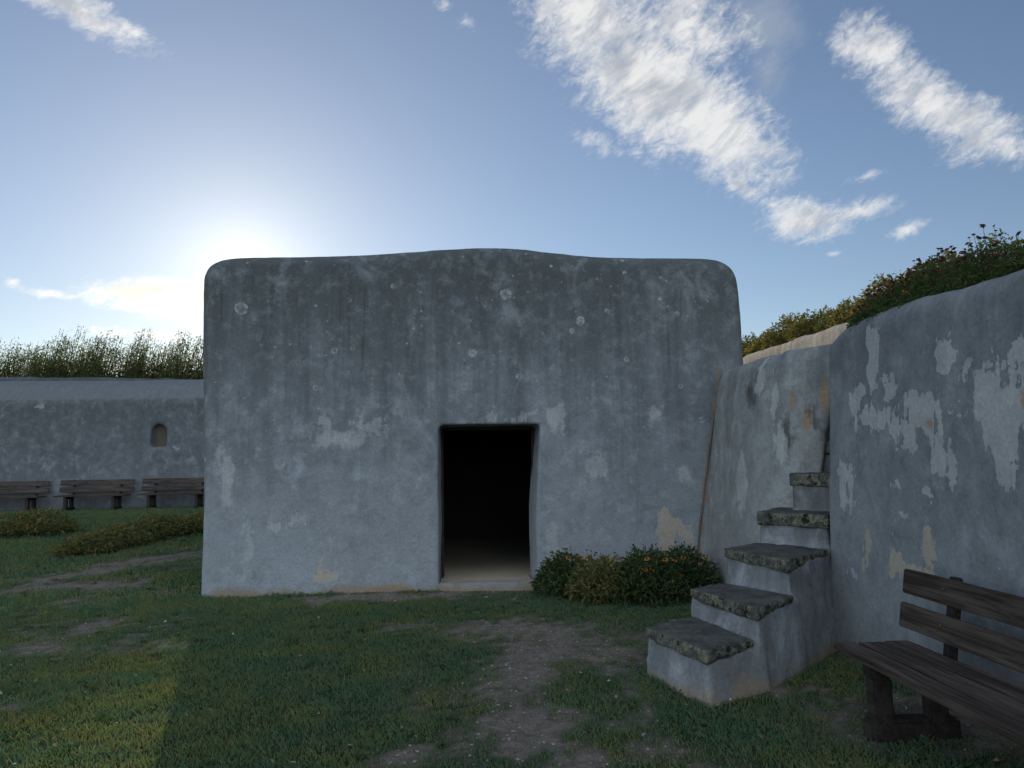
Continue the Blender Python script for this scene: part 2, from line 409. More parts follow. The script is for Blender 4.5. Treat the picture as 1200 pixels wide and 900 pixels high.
def axis(dense0, dense1, step, far):
    a = np.arange(dense0, dense1 + 1e-6, step); out = list(a); d = step; v = dense1
    while v < far: d *= 1.35; v += d; out.append(v)
    d = step; v = dense0; pre = []
    while v > -far: d *= 1.35; v -= d; pre.append(v)
    return np.array(pre[::-1] + out)
gx = axis(-14, 5, .07, 900); gy = axis(2.2, 25, .07, 900)
GX, GY = np.meshgrid(gx, gy)
GZ = gz(GX, GY)
V = np.stack([GX, GY, GZ], -1).reshape(-1, 3)
nx, ny = len(gx), len(gy)
ii = (np.arange(ny - 1)[:, None] * nx + np.arange(nx - 1)[None, :]).ravel()
F = np.stack([ii, ii + 1, ii + nx + 1, ii + nx], -1)
mt, nt = new_mat('lawn_soil')
P = nt.pos()
at_ = nt.new('ShaderNodeAttribute', attribute_name='bare').outputs['Fac']
n1 = nt.noise(P, 2.3, 6, .6); n2 = nt.noise(P, 45, 5, .7); n3 = nt.noise(P, 11, 5, .65)
gcol = nt.mix(nt.sstep(n1, .35, .65), (.045, .078, .038), (.07, .10, .045))
gcol = nt.mix(nt.sstep(n2, .4, .65), tuple(x * .6 for x in (.035, .050, .022)), gcol)
scol = nt.mix(nt.sstep(n3, .3, .7), (.15, .118, .098), (.25, .21, .18))
st = nt.sstep(nt.voro(P, 42), .45, .18)
scol = nt.mix(nt.m('MULTIPLY', st, nt.sstep(nt.noise(P, 5, 3), .42, .6)), scol, (.27, .25, .22))
c = nt.mix(at_, gcol, scol)
finish(nt, c, .95, nt.bump(nt.m('ADD', n2, st), .7, .015), spec=.1)
gm = mesh_np('ground', V, F, mt, smooth=True)
ba = gm.attributes.new('bare', 'FLOAT', 'POINT'); ba.data.foreach_set('value', bareness(V[:, 0], V[:, 1]).astype(np.float32))
tag(link('ground', gm), kind='structure')

# ------------------------------------------------------------------ blockhouse
O = on_ground(235, 701); O.z = 0
def F3(x, y, z): return O + UX * x + UY * y + Vector((0, 0, z))
NF = -UY
def front(px, py, back=0.0):
    p = at_plane(px, py, O + UY * back, NF) - O
    return p.dot(UX), p.z
top = [front(*q, .12) for q in ((240, 335), (244, 318), (254, 309), (272, 305), (330, 304), (390, 303), (440, 301), (490, 297), (530, 294), (565, 293),
                           (605, 294), (650, 299), (690, 303), (740, 305), (800, 305), (832, 306), (848, 311), (858, 322), (862, 340), (868, 420))]
bw = [(0.0, -.25), (0.0, .02)] + [(front(238, 520)[0], front(238, 520)[1])] + top + [(top[-1][0] + .07, 1.2), (top[-1][0] + .12, -.25)]
BD = 6.2
def chaikin(p, n=2):
    for _ in range(n):
        q = [p[0]]
        for a, b in zip(p, p[1:]): q += [(a[0] * .75 + b[0] * .25, a[1] * .75 + b[1] * .25), (a[0] * .25 + b[0] * .75, a[1] * .25 + b[1] * .75)]
        p = q + [p[-1]]
    return p
bw = chaikin(bw)
def inset(p, d):
    out = []
    for k, (x, z) in enumerate(p):
        a, b = p[max(0, k - 1)], p[min(len(p) - 1, k + 1)]; t = Vector((b[0] - a[0], b[1] - a[1]))
        if t.length > 1e-6: t.normalize()
        kz = float(sst((z - .2) / 1.5)); out.append((x + t.y * d * kz, z - t.x * d * kz))
    return out
bm = loft([[F3(x, y, z) for x, z in inset(bw, d)] for y, d in ((0, .09), (.018, .05), (.055, .01), (.13, -.03), (BD - .13, -.03), (BD, .09))])
xr = top[-1][0]
room = prism([F3(x, .62, z) for x, z in ((.7, .05), (xr - .6, .05), (xr - .6, 2.3), (xr - 1.6, 3.0), (1.7, 3.0), (.7, 2.3))], UY * 4.9)
dl, dzt = front(513.5, 498); dr, _ = front(633.5, 498); dl2, dzb = front(514.5, 684); dr2, _ = front(628, 684)
door = loft([[F3(x, y, z) for x, z in ((dl2 + .03 * y, -.3), (dr2 - .075 * y + .02, -.3), (dr2 - .075 * y + .03, dzt * .5), (dr - .075 * y, dzt - .02 * y), (dl + .03 * y, dzt - .02 * y))] for y in (-.5, 1.1)])
def fb(l): return px_blobs(l, O, NF, UX)
pl_block = plaster('blockhouse_plaster', UX, base=(.25, .272, .295), dark=(.066, .075, .076), light=(.38, .41, .445), grime=(.9, 4.2, .88), seed=2.3, soft=.5, blot=.36, spots=2.1, streak=1.2, cloud=.30,
    pale=fb([(800, 556, 16, 22), (648, 640, 12, 36), (590, 492, 60, 7), (655, 492, 16, 26), (402, 515, 40, 14), (384, 500, 12, 16), (345, 610, 30, 10), (285, 650, 10, 40),
             (430, 500, 30, 8), (700, 545, 18, 14), (262, 560, 14, 50), (770, 480, 16, 8)]),
    cream=fb([(789, 625, 18, 26), (384, 668, 14, 14)]),
    rust=fb([(842, 455, 4, 22), (839, 482, 4, 22), (835, 510, 4, 24), (831, 545, 4, 24), (827, 580, 4, 24), (823, 615, 4, 24), (820, 645, 4, 20), (462, 690, 42, 7), (360, 697, 60, 3), (760, 655, 60, 10)]), paleamt=.42, lowlight=.5)
blk = empty('blockhouse', O + UX * (xr / 2) + UY * (BD / 2), FA, label='grey plastered blockhouse with rounded roof edge and one open dark doorway', cat='building')
def childof(par, o):
    o.parent = par; o.matrix_parent_inverse = (Matrix.Translation(par.location) @ par.rotation_euler.to_matrix().to_4x4()).inverted(); return o
bwm = sculpt('wall', bm, pl_block, .027, 2, .022, .9, cuts=(room, door), amp2=.003)
mt_room, nt = new_mat('shade_toned_room_plaster'); P = nt.pos()
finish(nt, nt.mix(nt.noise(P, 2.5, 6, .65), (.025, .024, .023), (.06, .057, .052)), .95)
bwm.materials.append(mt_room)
for p_ in bwm.polygons:                            # shade of the unlit room, painted in as near-black wall colour
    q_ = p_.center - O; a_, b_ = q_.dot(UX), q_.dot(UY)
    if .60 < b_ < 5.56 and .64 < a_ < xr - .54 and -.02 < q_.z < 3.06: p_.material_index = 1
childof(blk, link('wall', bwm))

mt_floor, nt = new_mat('trodden_earth_floor'); P = nt.pos()
finish(nt, nt.mix(nt.noise(P, 3, 6, .65), (.36, .29, .21), (.50, .42, .33)), .95, nt.bump(nt.noise(P, 20, 5), .5, .01))
fl = prism([F3(x, y, 0) for x, y in ((dl2 + .012, .23), (dr2 - .035, .23), (dr2 - .06, .7), (xr - .65, .7), (xr - .65, 5.47), (.75, 5.47), (.75, .7), (dl2 + .012, .7))], (0, 0, .085))
childof(blk, link('floor', bm_mesh('floor', fl, mt_floor)))
mt_thr = plaster('threshold_stone', UX, base=(.30, .29, .28), dark=(.2, .2, .2), light=(.38, .37, .36), grime=(5, 9, 0), seed=8)
th_ = prism([F3(x, y, -.1) for x, y in ((dl2 - .02, -.03), (dr2 + .01, -.03), (dr2 - .006, .225), (dl2 + .006, .225))], (0, 0, .1 + max(.07, dzb)))
bmesh.ops.bevel(th_, geom=[e for e in th_.edges if min(v.co.z for v in e.verts) > 0], offset=.015, segments=2, affect='EDGES')
childof(blk, link('threshold', bm_mesh('threshold', th_, mt_thr)))

# weathered wood, grain along local x
def wood(name, c0, c1, c2, worn=.5):
    mt, nt = new_mat(name)
    P = nt.vm('ADD', nt.objc(), nt.comb(nt.m('MULTIPLY', nt.new('ShaderNodeObjectInfo').outputs['Random'], 31), 0, nt.m('MULTIPLY', nt.island(), 17)))
    g1 = nt.noise(nt.vm('MULTIPLY', P, (1.6, 42, 42)), 1, 6, .65, .4); g2 = nt.noise(nt.vm('MULTIPLY', P, (3, 110, 110)), 1, 4, .6)
    b = nt.noise(nt.vm('MULTIPLY', P, (1.3, 14, 14)), 1, 6, .68)
    c = nt.mix(nt.sstep(g1, .3, .7), c0, c1)
    c = nt.mix(nt.m('MULTIPLY', nt.sstep(nt.m('ADD', b, nt.m('MULTIPLY', g1, .4)), .62, .85), worn), c, c2)
    c = nt.mix(nt.m('MULTIPLY', nt.sstep(g2, .60, .72), .7), c, tuple(x * .25 for x in c0))
    finish(nt, c, nt.sstep(b, .3, .7, .62, .9), nt.bump(nt.m('ADD', g1, nt.m('MULTIPLY', g2, .6)), .6, .006), spec=.3)
    return mt
M_WOOD = wood('weathered_planks', (.022, .016, .012), (.068, .049, .038), (.145, .118, .100), .5)
M_POST = wood('dark_posts', (.018, .014, .012), (.040, .031, .026), (.07, .062, .052), .4)

M_BOLT, nt = new_mat('rusty_bolts'); finish(nt, (.09, .055, .04), .6)
def plank(bm, c, size, jit=.002, bev=.006, cuts=0, rot=None, seed=0, taper=1.0):
    b2 = bmesh.new()
    bmesh.ops.create_cube(b2, size=1, matrix=Matrix.Diagonal((*size, 1)))
    if taper != 1.0:
        for v in b2.verts:
            if v.co.z > 0: v.co.y *= taper; v.co.x *= taper
    if cuts:
        ex = [e for e in b2.edges if abs((e.verts[0].co - e.verts[1].co).normalized().x) > .9]
        bmesh.ops.subdivide_edges(b2, edges=ex, cuts=cuts)
    long_e = [e for e in b2.edges if len(e.link_faces) == 2 and e.calc_face_angle(0) > 1.2]
    bmesh.ops.bevel(b2, geom=long_e, offset=bev, segments=2, affect='EDGES')
    for v in b2.verts:
        nn = mnoise.noise_vector(Vector((v.co.x * 3.3 + seed * 7.1, v.co.y * 6, v.co.z * 6)))
        v.co += nn * jit
    M = Matrix.Translation(c) @ (rot.to_4x4() if rot else Matrix())
    b2.transform(M)
    me = bpy.data.meshes.new('p'); b2.to_mesh(me); b2.free(); bm.from_mesh(me); bpy.data.meshes.remove(me)
def plank_mesh(name, c, size, mat, **kw):
    bm = bmesh.new(); plank(bm, Vector(c), size, **kw); return bm_mesh(name, bm, mat)

# wooden frame inside the doorway
fr = empty
pts = [((dl + .025, .5), (dzt - .12) / 2 + .08, (.035, .07, dzt - .16)), ((dr - .065, .5), (dzt - .12) / 2 + .08, (.04, .07, dzt - .16))]
fr_par = None
bmf = bmesh.new()
for (x, y), z, sz_ in pts: plank(bmf, Vector((x, y, z)), sz_, seed=x)
plank(bmf, Vector(((dl + dr) / 2 - .02, .5, dzt - .035)), (dr - dl - .09, .07, .04), seed=4)
mef = bm_mesh('door_frame', bmf, M_POST)
mef.transform(Matrix.Translation(O) @ Matrix.Rotation(FA, 4, 'Z'))
childof(blk, link('door_frame', mef))

# ------------------------------------------------------------------ left boundary wall with niche
LW = 23.4                                     # distance of its face along y at x=0 of the fort frame
LP = Vector((0, LW, 0))                        # a point of the face
def left(px, py, back=0.0):
    p = at_plane(px, py, LP + UY * back, NF) - LP
    return p.dot(UX), p.z
def L3(x, y, z): return LP + UX * x + UY * y + Vector((0, 0, z))
z_edge = left(120, 468)[1]; z_top = left(120, 446, 1.1)[1]
sec = lambda x, w_=0: [L3(x, 0, -.3), L3(x, .10, z_edge - .10), L3(x, .16, z_edge + .02), L3(x, .55, (z_edge + z_top) / 2 + .12 + w_), L3(x, 1.0, z_top + w_), L3(x, 1.5, z_top + .02 + w_), L3(x, 1.9, z_top - .25), L3(x, 2.0, -.3)]
xs = np.linspace(-24, 1.5, 14)
bm = loft([sec(x, .03 * math.sin(x * .7)) for x in xs])
ncx, ncz = left(187, 524); ntop = left(187, 497)[1]; nw = abs(left(196, 510)[0] - left(178, 510)[0]) / 2
arch = [(-nw, ncz), (nw, ncz)] + [(nw * math.cos(a), ntop - nw + nw * math.sin(a)) for a in np.linspace(0, math.pi, 9)]
niche = prism([L3(ncx + x, -.3, z) for x, z in arch], UY * .62 - UX * .10)
pl_left = plaster('boundary_plaster', UX, base=(.15, .165, .178), dark=(.085, .095, .098), light=(.27, .29, .315), grime=(1.6, 4.2, .7), spots=.6, seed=11, lowlight=.2, skylit_top=z_edge,
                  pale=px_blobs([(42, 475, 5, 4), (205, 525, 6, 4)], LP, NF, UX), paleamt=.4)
bw_ = empty('boundary_wall', L3(-11, 1, 0), FA, label='long grey plastered wall with sloping top and a small arched niche', cat='wall')
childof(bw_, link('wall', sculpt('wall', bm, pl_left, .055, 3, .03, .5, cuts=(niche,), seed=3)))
mt_n, nt = new_mat('niche_back'); P = nt.pos()
finish(nt, nt.mix(nt.noise(P, 6, 5), (.085, .075, .060), (.14, .125, .10)), .9)
nb = prism([L3(ncx - .06 + x * .93, .27, z if z > ncz else z + .02) for x, z in arch], UY * .06)
childof(bw_, link('niche', bm_mesh('niche', nb, mt_n)))
# darker wall behind it
rz0 = left(0, 441, 3.6)[1]; rz1 = left(235, 444, 3.6)[1]; xr0 = left(0, 445, 3.6)[0]; xr1 = left(235, 445, 3.6)[0]
def rtop(x): return rz0 + (rz1 - rz0) * (x - xr0) / (xr1 - xr0)
bm = loft([[L3(x, 3.6, -.3), L3(x, 3.6, rtop(x) - .04), L3(x, 3.66, rtop(x)), L3(x, 4.1, rtop(x)), L3(x, 4.2, -.3)] for x in np.linspace(-26, 4, 12)])
pl_rear = plaster('rear_wall_stone', UX, base=(.13, .14, .15), dark=(.06, .065, .07), light=(.2, .21, .22), grime=(1, 4, .6), seed=21)
ro = link('rear_wall', sculpt('rear_wall', bm, pl_rear, .08, 2, .05, 1.2, seed=5))
tag(ro, 'dark low wall edge showing just behind the long plastered wall, below the shrubs', 'wall')

# ------------------------------------------------------------------ right side: retaining wall, stair wall, terrace, far wall
C0 = on_ground(974, 757); C0.z = 0               # foot of the retaining wall at its end by the stairs
def W3(s, d, z): return C0 + UY * s + UX * d + Vector((0, 0, z))
NW = -UX
def rwall(px, py, back=0.0):
    p = at_plane(px, py, C0 + UX * back, NW) - C0
    return p.dot(UY), p.z
BAT = .10                                        # the face leans back
ptop = [rwall(*q, BAT + .10) for q in ((984, 388), (1000, 378), (1033, 363), (1060, 353), (1093, 345), (1123, 337), (1143, 332), (1170, 323), (1199, 312))]
ptop = ptop + [(ptop[-1][0] - 1.5, ptop[-1][1] + .02), (ptop[-1][0] - 6.5, ptop[-1][1])]
ss = np.array([p[0] for p in ptop][::-1]); zs = np.array([p[1] for p in ptop][::-1])
ss[-1] = max(ss[-1], 0.02)
secs = []
for s_ in np.linspace(-7.5, 0, 26):
    zt = float(np.interp(s_, ss, zs))
    if s_ > -.12: zt -= .05
    secs.append([W3(s_, 0, -.3), W3(s_, .02, .6), W3(s_, BAT, zt - .13), W3(s_, BAT + .04, zt - .05), W3(s_, BAT + .12, zt), W3(s_, BAT + .40, zt - .01), W3(s_, BAT + .45, -.3)])
bm = loft(secs)
def rb(l): return px_blobs(l, C0 + UX * .06, NW, UY)
pl_ret = plaster('retaining_wall_plaster', UY, base=(.25, .272, .29), dark=(.105, .118, .12), light=(.34, .365, .385), grime=(1.5, 3.6, .7), spots=.5, seed=5.5,
    pale=rb([(1018, 425, 9, 42), (1040, 448, 12, 20), (1108, 402, 14, 24), (1080, 495, 42, 32), (1106, 530, 22, 26), (1172, 480, 28, 60), (1185, 540, 18, 40), (1140, 425, 9, 14), (1192, 420, 16, 16),
             (992, 560, 8, 26), (1090, 582, 8, 7), (1062, 613, 6, 6), (1003, 672, 9, 14), (1178, 665, 5, 4), (1022, 490, 24, 16), (1002, 470, 8, 12), (1048, 565, 10, 10)]),
    cream=rb([(1019, 642, 6, 24), (1072, 668, 30, 15), (1090, 650, 9, 18), (997, 655, 3, 10)]),
    rust=rb([(1196, 468, 7, 16), (1090, 497, 9, 9), (972, 700, 4, 45)]), paleamt=.72, lowlight=.25)
# return of the wall along the stair passage
ret = [(0, .03), (.10, .5), (.34, .95), (.62, 1.45)]
rwz = float(zs[-1])
secs2 = []
rtn = link('retaining_wall', sculpt('retaining_wall', bm, pl_ret, .034, 4, .02, 1.0, seed=7))
tag(rtn, 'tall grey plastered retaining wall with peeling pale patches behind the near bench', 'wall')

# stair wall: curved, from the blockhouse to the stair passage
path = [(2.385, 9.9), (2.385, 9.3), (2.37, 8.7), (2.40, 8.12), (2.52, 7.68), (2.72, 7.5), (2.90, 7.58), (3.08, 8.0), (3.5, 8.45), (4.05, 8.75), (4.6, 9.0)]
secs = []
for i, (x, y) in enumerate(path):
    p0 = Vector(path[max(0, i - 1)]); p1 = Vector(path[min(len(path) - 1, i + 1)]); t = (p1 - p0).normalized(); n = Vector((-t.y, t.x)) if False else Vector((t.y, -t.x))
    # n points away from the stairs side
    n = -n if n.dot(Vector((1, .35))) < 0 else n
    if i <= 2: n = Vector((1, .06))
    zt = 2.69 + (.02 if i < 3 else 0); kk = (.82, .88, .94, .97)[i] if i < 4 else 1
    def q(d, z): d = d * kk; return Vector((x + n.x * d, y + n.y * d, z))
    secs.append([q(-.02, -.3), q(.02, .5), q(.12, 1.4), q(.26, 2.2), q(.34, zt - .16), q(.42, zt - .05), q(.54, zt), q(.9, zt - .02), q(1.0, -.3)])
bm = loft(secs)
SD = (UX - UY).normalized()
def sb(l): return px_blobs(l, Vector((2.5, 8.1, 0)), Vector((-.75, -.66, 0)), SD)
pl_stair = plaster('stair_wall_plaster', SD, base=(.31, .325, .325), dark=(.075, .085, .085), light=(.42, .44, .45), grime=(1.8, 3.9, .7), spots=.6, seed=9.1, streak=1.3,
    pale=sb([(917, 520, 10, 18), (905, 470, 8, 30), (860, 560, 8, 40), (880, 440, 7, 18)]), rust=sb([(966, 465, 9, 26), (948, 492, 7, 24), (930, 470, 5, 20)]),
    darkb=sb([(868, 460, 14, 25), (930, 510, 10, 22), (965, 520, 10, 60)]), paleamt=.6, lowlight=.2)
sw = link('stair_wall', sculpt('stair_wall', bm, pl_stair, .034, 5, .03, 1.3, seed=13))
tag(sw, 'curved stained grey wall between the blockhouse and the stone steps', 'wall')

mt_seam, nt = new_mat('rusty_mortar'); P = nt.pos()
finish(nt, nt.mix(nt.sstep(nt.noise(P, 6, 5, .7), .38, .62), (.12, .125, .125), (.22, .155, .10)), .95, nt.bump(nt.noise(P, 60, 4), .6, .01))
sp_ = [at_plane(x, y, O - UY * .006, NF) for x, y in ((844, 432), (840, 462), (836, 492), (832, 522), (828, 550), (824, 580), (821, 612), (818, 645), (816, 672), (815, 700))]
bm = bmesh.new(); prev = None
for k, p_ in enumerate(sp_):
    w_ = .012 + .006 * math.sin(k * 2.3)
    ring = [bm.verts.new(p_ + UX * w_ * math.cos(a_) + UY * (.016 * math.sin(a_)) + UX * .006 * math.sin(k * 1.7)) for a_ in np.linspace(0, 2 * math.pi, 7)[:-1]]
    if prev:
        for j in range(6): bm.faces.new((prev[j], prev[(j + 1) % 6], ring[(j + 1) % 6], ring[j]))
    else: bm.faces.new(ring)
    prev = ring
bm.faces.new(prev[::-1])
link('mortar_seam', bm_mesh('mortar_seam', bm, mt_seam, True), sw)

# terrace of earth behind the walls
mt_t, nt = new_mat('terrace_earth'); P = nt.pos()
finish(nt, nt.mix(nt.noise(P, 4, 6, .65), (.035, .045, .02), (.10, .085, .055)), .95, nt.bump(nt.noise(P, 18, 5), .8, .03), spec=.1)
tp = [(C0.x + .53 + .055 * 10, -4.0), (40, -4.0), (40, 40), (1.9, 40), (2.4, 16.6), (3.2, 16.2), (3.05, 9.7), (4.75, 9.3), (4.55, 7.5), (3.45, 6.85), (3.2, 6.3)]
bm = prism([Vector((x, y, 0)) for x, y in tp], (0, 0, 2.52))
tag(link('terrace', bm_mesh('terrace', bm, mt_t)), kind='structure')

# pale wall farther along the terrace
FWX = 4.55
FP = Vector((FWX, 10, 0))
def farw(px, py, back=0):
    p = at_plane(px, py, FP + UX * back, NW) - FP
    return p.dot(UY), p.z
fz0 = farw(984, 378); fz1 = farw(905, 404)
bm = loft([[FP + UY * s_ + UX * d + Vector((0, 0, z)) for d, z in ((0, 2.2), (.03, zt - .06), (.08, zt), (.36, zt), (.4, 2.2))]
           for s_, zt in ((-1.1, fz0[1] + .03), (fz0[0], fz0[1]), (fz1[0], fz1[1]), (9, fz1[1] + .05), (16, fz1[1] + .08))])
pl_far = plaster('far_wall_plaster', UY, base=(.42, .40, .37), dark=(.16, .14, .11), light=(.55, .53, .5), grime=(2.6, 4.2, .7), spots=.4, seed=17, streak=1.2)
fwo = link('terrace_wall', sculpt('terrace_wall', bm, pl_far, .05, 2, .03, 1.5, seed=19))
tag(fwo, 'pale weathered wall on the terrace under the row of sunlit plants', 'wall')

# ------------------------------------------------------------------ stone steps
LED = [  # treads: left front, right front, right back, left back, height
    ((.98, 5.90), (1.24, 5.18), (1.61, 5.40), (1.40, 6.22), .34), ((1.41, 6.30), (1.675, 5.46), (2.06, 5.86), (1.74, 6.56), .55),
    ((1.83, 6.79), (2.08, 5.98), (2.62, 6.56), (2.26, 7.16), .80), ((2.26, 7.20), (2.70, 6.72), (3.04, 7.05), (2.60, 7.68), 1.08),
    ((2.65, 7.40), (3.02, 6.85), (3.42, 7.18), (3.02, 7.82), 1.42), ((2.86, 7.95), (3.40, 7.12), (3.80, 7.42), (3.28, 8.3), 1.72),
    ((3.22, 8.25), (3.78, 7.35), (4.18, 7.66), (3.64, 8.55), 2.02), ((3.6, 8.5), (4.15, 7.6), (4.55, 7.85), (4.02, 8.75), 2.32)]
st_root = empty('stone_steps', (2.0, 6.3, 0), 0, label='plastered outside stone steps with mossy dark treads climbing past the right wall', cat='stairs')
mt_tread, nt = new_mat('mossy_tread_stone'); P = nt.pos()
up = nt.xyz(nt.new('ShaderNodeNewGeometry').outputs['Normal'])[2]
n1 = nt.noise(P, 5, 6, .65); n2 = nt.noise(P, 30, 5, .7); n3 = nt.noise(P, 13, 5, .7, .5)
c = nt.mix(nt.sstep(n1, .35, .65), (.050, .054, .052), (.115, .118, .108))
c = nt.mix(nt.sstep(n2, .5, .7), c, (.15, .15, .135))
lich = nt.m('MULTIPLY', nt.sstep(n3, .46, .56), nt.sstep(up, .8, .4, .12, 1))
c = nt.mix(lich, c, nt.mix(nt.sstep(n2, .35, .6), (.13, .14, .09), (.24, .245, .18)))
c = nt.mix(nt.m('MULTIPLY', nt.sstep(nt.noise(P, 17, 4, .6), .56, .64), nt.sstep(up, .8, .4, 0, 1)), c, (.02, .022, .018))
finish(nt, c, .95, nt.bump(nt.m('ADD', n3, n2), .9, .02), spec=.2)
pl_steps = plaster('steps_plaster', SD, base=(.22, .23, .24), dark=(.07, .075, .072), light=(.40, .42, .45), grime=(.35, 1.7, .65), spots=.3, seed=27, lowlight=.15, streak=.9, blot=.8)
# body: staggered solid under each tread, flared towards the ground on the open side
union = bmesh.new(); parts = []
for i, (l, r_, rb0, lb0, z) in enumerate(LED):
    l, r_, rb0, lb0 = map(Vector, (l, r_, rb0, lb0))
    e = (r_ - l).normalized(); f = (lb0 - l).normalized(); g = (rb0 - r_).normalized()
    rb_ = rb0 + g * .14; lb = lb0 + f * .14
    h = z - .03; fl_ = .07 + .015 * i if i < 3 else .02
    bot = [l - f * .05 - e * .03, r_ - f * .045 + e * fl_, rb_ + e * fl_ * 1.2, lb - e * .02]
    tp_ = [l + f * .004 + e * .004, r_ + f * .004 - e * .004, rb_ - e * .004, lb]
    b2 = bmesh.new()
    A = [b2.verts.new((p.x, p.y, -.25)) for p in bot]; B = [b2.verts.new((p.x, p.y, h)) for p in tp_]
    b2.faces.new(A[::-1]); b2.faces.new(B)
    for k in range(4): b2.faces.new((A[k], A[(k + 1) % 4], B[(k + 1) % 4], B[k]))
    bmesh.ops.recalc_face_normals(b2, faces=b2.faces)
    parts.append(b2)
# apron that carries the side of the steps to the wall
ap = [Vector((1.60, 5.35)), Vector((C0.x + .1, C0.y - .12)), Vector((C0.x + .12, C0.y + .5)), Vector((2.0, 6.2))]
me_list = []
for b2 in parts:
    me = bpy.data.meshes.new('t'); b2.to_mesh(me); b2.free(); union.from_mesh(me); bpy.data.meshes.remove(me)
a2 = loft([[Vector((1.62, 5.33, -.25)), Vector((1.64, 5.46, .32)), Vector((1.7, 5.7, .32)), Vector((1.7, 5.7, -.25))],
           [Vector((2.16, 5.84, -.25)), Vector((2.12, 5.99, .54)), Vector((2.0, 6.2, .54)), Vector((2.0, 6.2, -.25))],
           [Vector((C0.x + .02, C0.y - .16, -.25)), Vector((C0.x + .02, C0.y + .02, .78)), Vector((2.5, 6.8, .78)), Vector((2.5, 6.8, -.25))],
           [Vector((C0.x + .22, C0.y - .02, -.25)), Vector((C0.x + .22, C0.y + .12, .80)), Vector((2.9, 7.0, .80)), Vector((2.9, 7.0, -.25))]])
me = bpy.data.meshes.new('t'); a2.to_mesh(me); a2.free(); union.from_mesh(me); bpy.data.meshes.remove(me)
bo = link('body', sculpt('body', union, pl_steps, .022, 3, .012, 2.0, amp2=.009, seed=23)); childof(st_root, bo)
for i, (l, r_, rb0, lb0, z) in enumerate(LED):
    l, r_, rb0, lb0 = map(Vector, (l, r_, rb0, lb0))
    e = (r_ - l).normalized(); f = (lb0 - l).normalized(); g = (rb0 - r_).normalized()
    pts = [l - f * .020 - e * .012, r_ - f * .020 + e * .014, rb0 + g * .02 + e * .006, lb0 + f * .02]
    lo_ = [.085, .10, .045, .06] if i < 3 else [.12, .125, .09, .09]                     # the slab is thickest at its worn front
    bm = bmesh.new()
    A = [bm.verts.new((p.x, p.y, z - t_)) for p, t_ in zip(pts, lo_)]; B = [bm.verts.new((p.x, p.y, z)) for p in pts]
    bm.faces.new(A[::-1]); bm.faces.new(B)
    for k in range(4): bm.faces.new((A[k], A[(k + 1) % 4], B[(k + 1) % 4], B[k]))
    bmesh.ops.recalc_face_normals(bm, faces=bm.faces)
    tr = sculpt('tread', bm, mt_tread, .014, 2, .010, 4.0, amp2=.014, seed=40 + i)
    childof(st_root, link('tread', tr))

# ------------------------------------------------------------------ benches
def make_bench(L=2.12, inset=.34):
    root = empty('park_bench', (0, 0, 0))
    for k, (y, wd) in enumerate(((-.185, .135), (-.025, .165), (.145, .155))):
        link('seat_plank', plank_mesh('seat_plank', (0, y, .43), (L - (.03 if k == 1 else 0), wd, .042), M_WOOD, cuts=14, jit=.004, seed=k, bev=.007), root)
    tilt = Matrix.Rotation(R(-9), 3, 'X')
    for k, z in enumerate((.595, .80)):
        link('back_plank', plank_mesh('back_plank', (0, .215 + (z - .45) * .15, z), (L + .14 - .02 * k, .04, .148), M_WOOD, cuts=14, jit=.004, rot=tilt, seed=5 + k, bev=.007), root)
    for s_ in (-1, 1):
        x = s_ * (L / 2 - inset)
        link('bearer', plank_mesh('bearer', (x, .01, .37), (.09, .47, .075), M_POST, seed=11), root)
        link('leg', plank_mesh('leg', (x, -.155, .185), (.10, .11, .30), M_POST, jit=.006, seed=12, bev=.012), root)
        link('leg', plank_mesh('leg', (x, .165, .185), (.10, .11, .30), M_POST, jit=.006, seed=13, bev=.012), root)
        link('foot_beam', plank_mesh('foot_beam', (x, .02, .045), (.12, .52, .13), M_POST, jit=.008, seed=14, bev=.018), root)
        link('back_post', plank_mesh('back_post', (x, .262 + .040, .62), (.075, .05, .52), M_POST, jit=.004, rot=tilt, seed=15, bev=.008), root)
        for z in (.595, .80):
            for dxx in (-.018, .018):
                b_ = bmesh.new(); bmesh.ops.create_cone(b_, cap_ends=True, segments=10, radius1=.010, radius2=.007, depth=.008, matrix=Matrix.Translation((x + dxx, .215 + (z - .45) * .15 - .024, z + dxx * .9)) @ Matrix.Rotation(R(90), 4, 'X'))
                link('bolt', bm_mesh('bolt', b_, M_BOLT), root)
    return root
def copy_tree(o, parent=None):
    c = o.copy(); COL.objects.link(c)
    if parent: c.parent = parent
    for ch in list(o.children): copy_tree(ch, c)
    return c
bench = make_bench()
def set_bench(o, centre, rz, label):
    o.location = centre; o.rotation_euler = (0, 0, rz); tag(o, label, 'bench', 'wooden benches')
# near bench: left end of the seat front at photo (975, 751)
p = at_plane(976, 752, Vector((0, 0, .45)), Vector((0, 0, 1)))
cn = p + UX * .253 - UY * 1.06
set_bench(bench, Vector((cn.x, cn.y, gz1(cn.x, cn.y) - .005)), FA - R(90), 'large dark wooden bench in the foreground, beside the peeling right wall')
for (pxc, lab) in ((6, 'wooden bench at the left picture edge, cut off by it, before the long wall'),
                   (107, 'middle dark wooden bench by the far wall, left of the niche, seen whole'),
                   (204, 'wooden bench below the small arched niche, its end hidden by the blockhouse')):
    lx = left(pxc, 580, -.5)[0]
    b = copy_tree(bench); q_ = L3(lx, -.42, 0); set_bench(b, Vector((q_.x, q_.y, gz1(q_.x, q_.y))), FA, lab); b.scale.x = .93

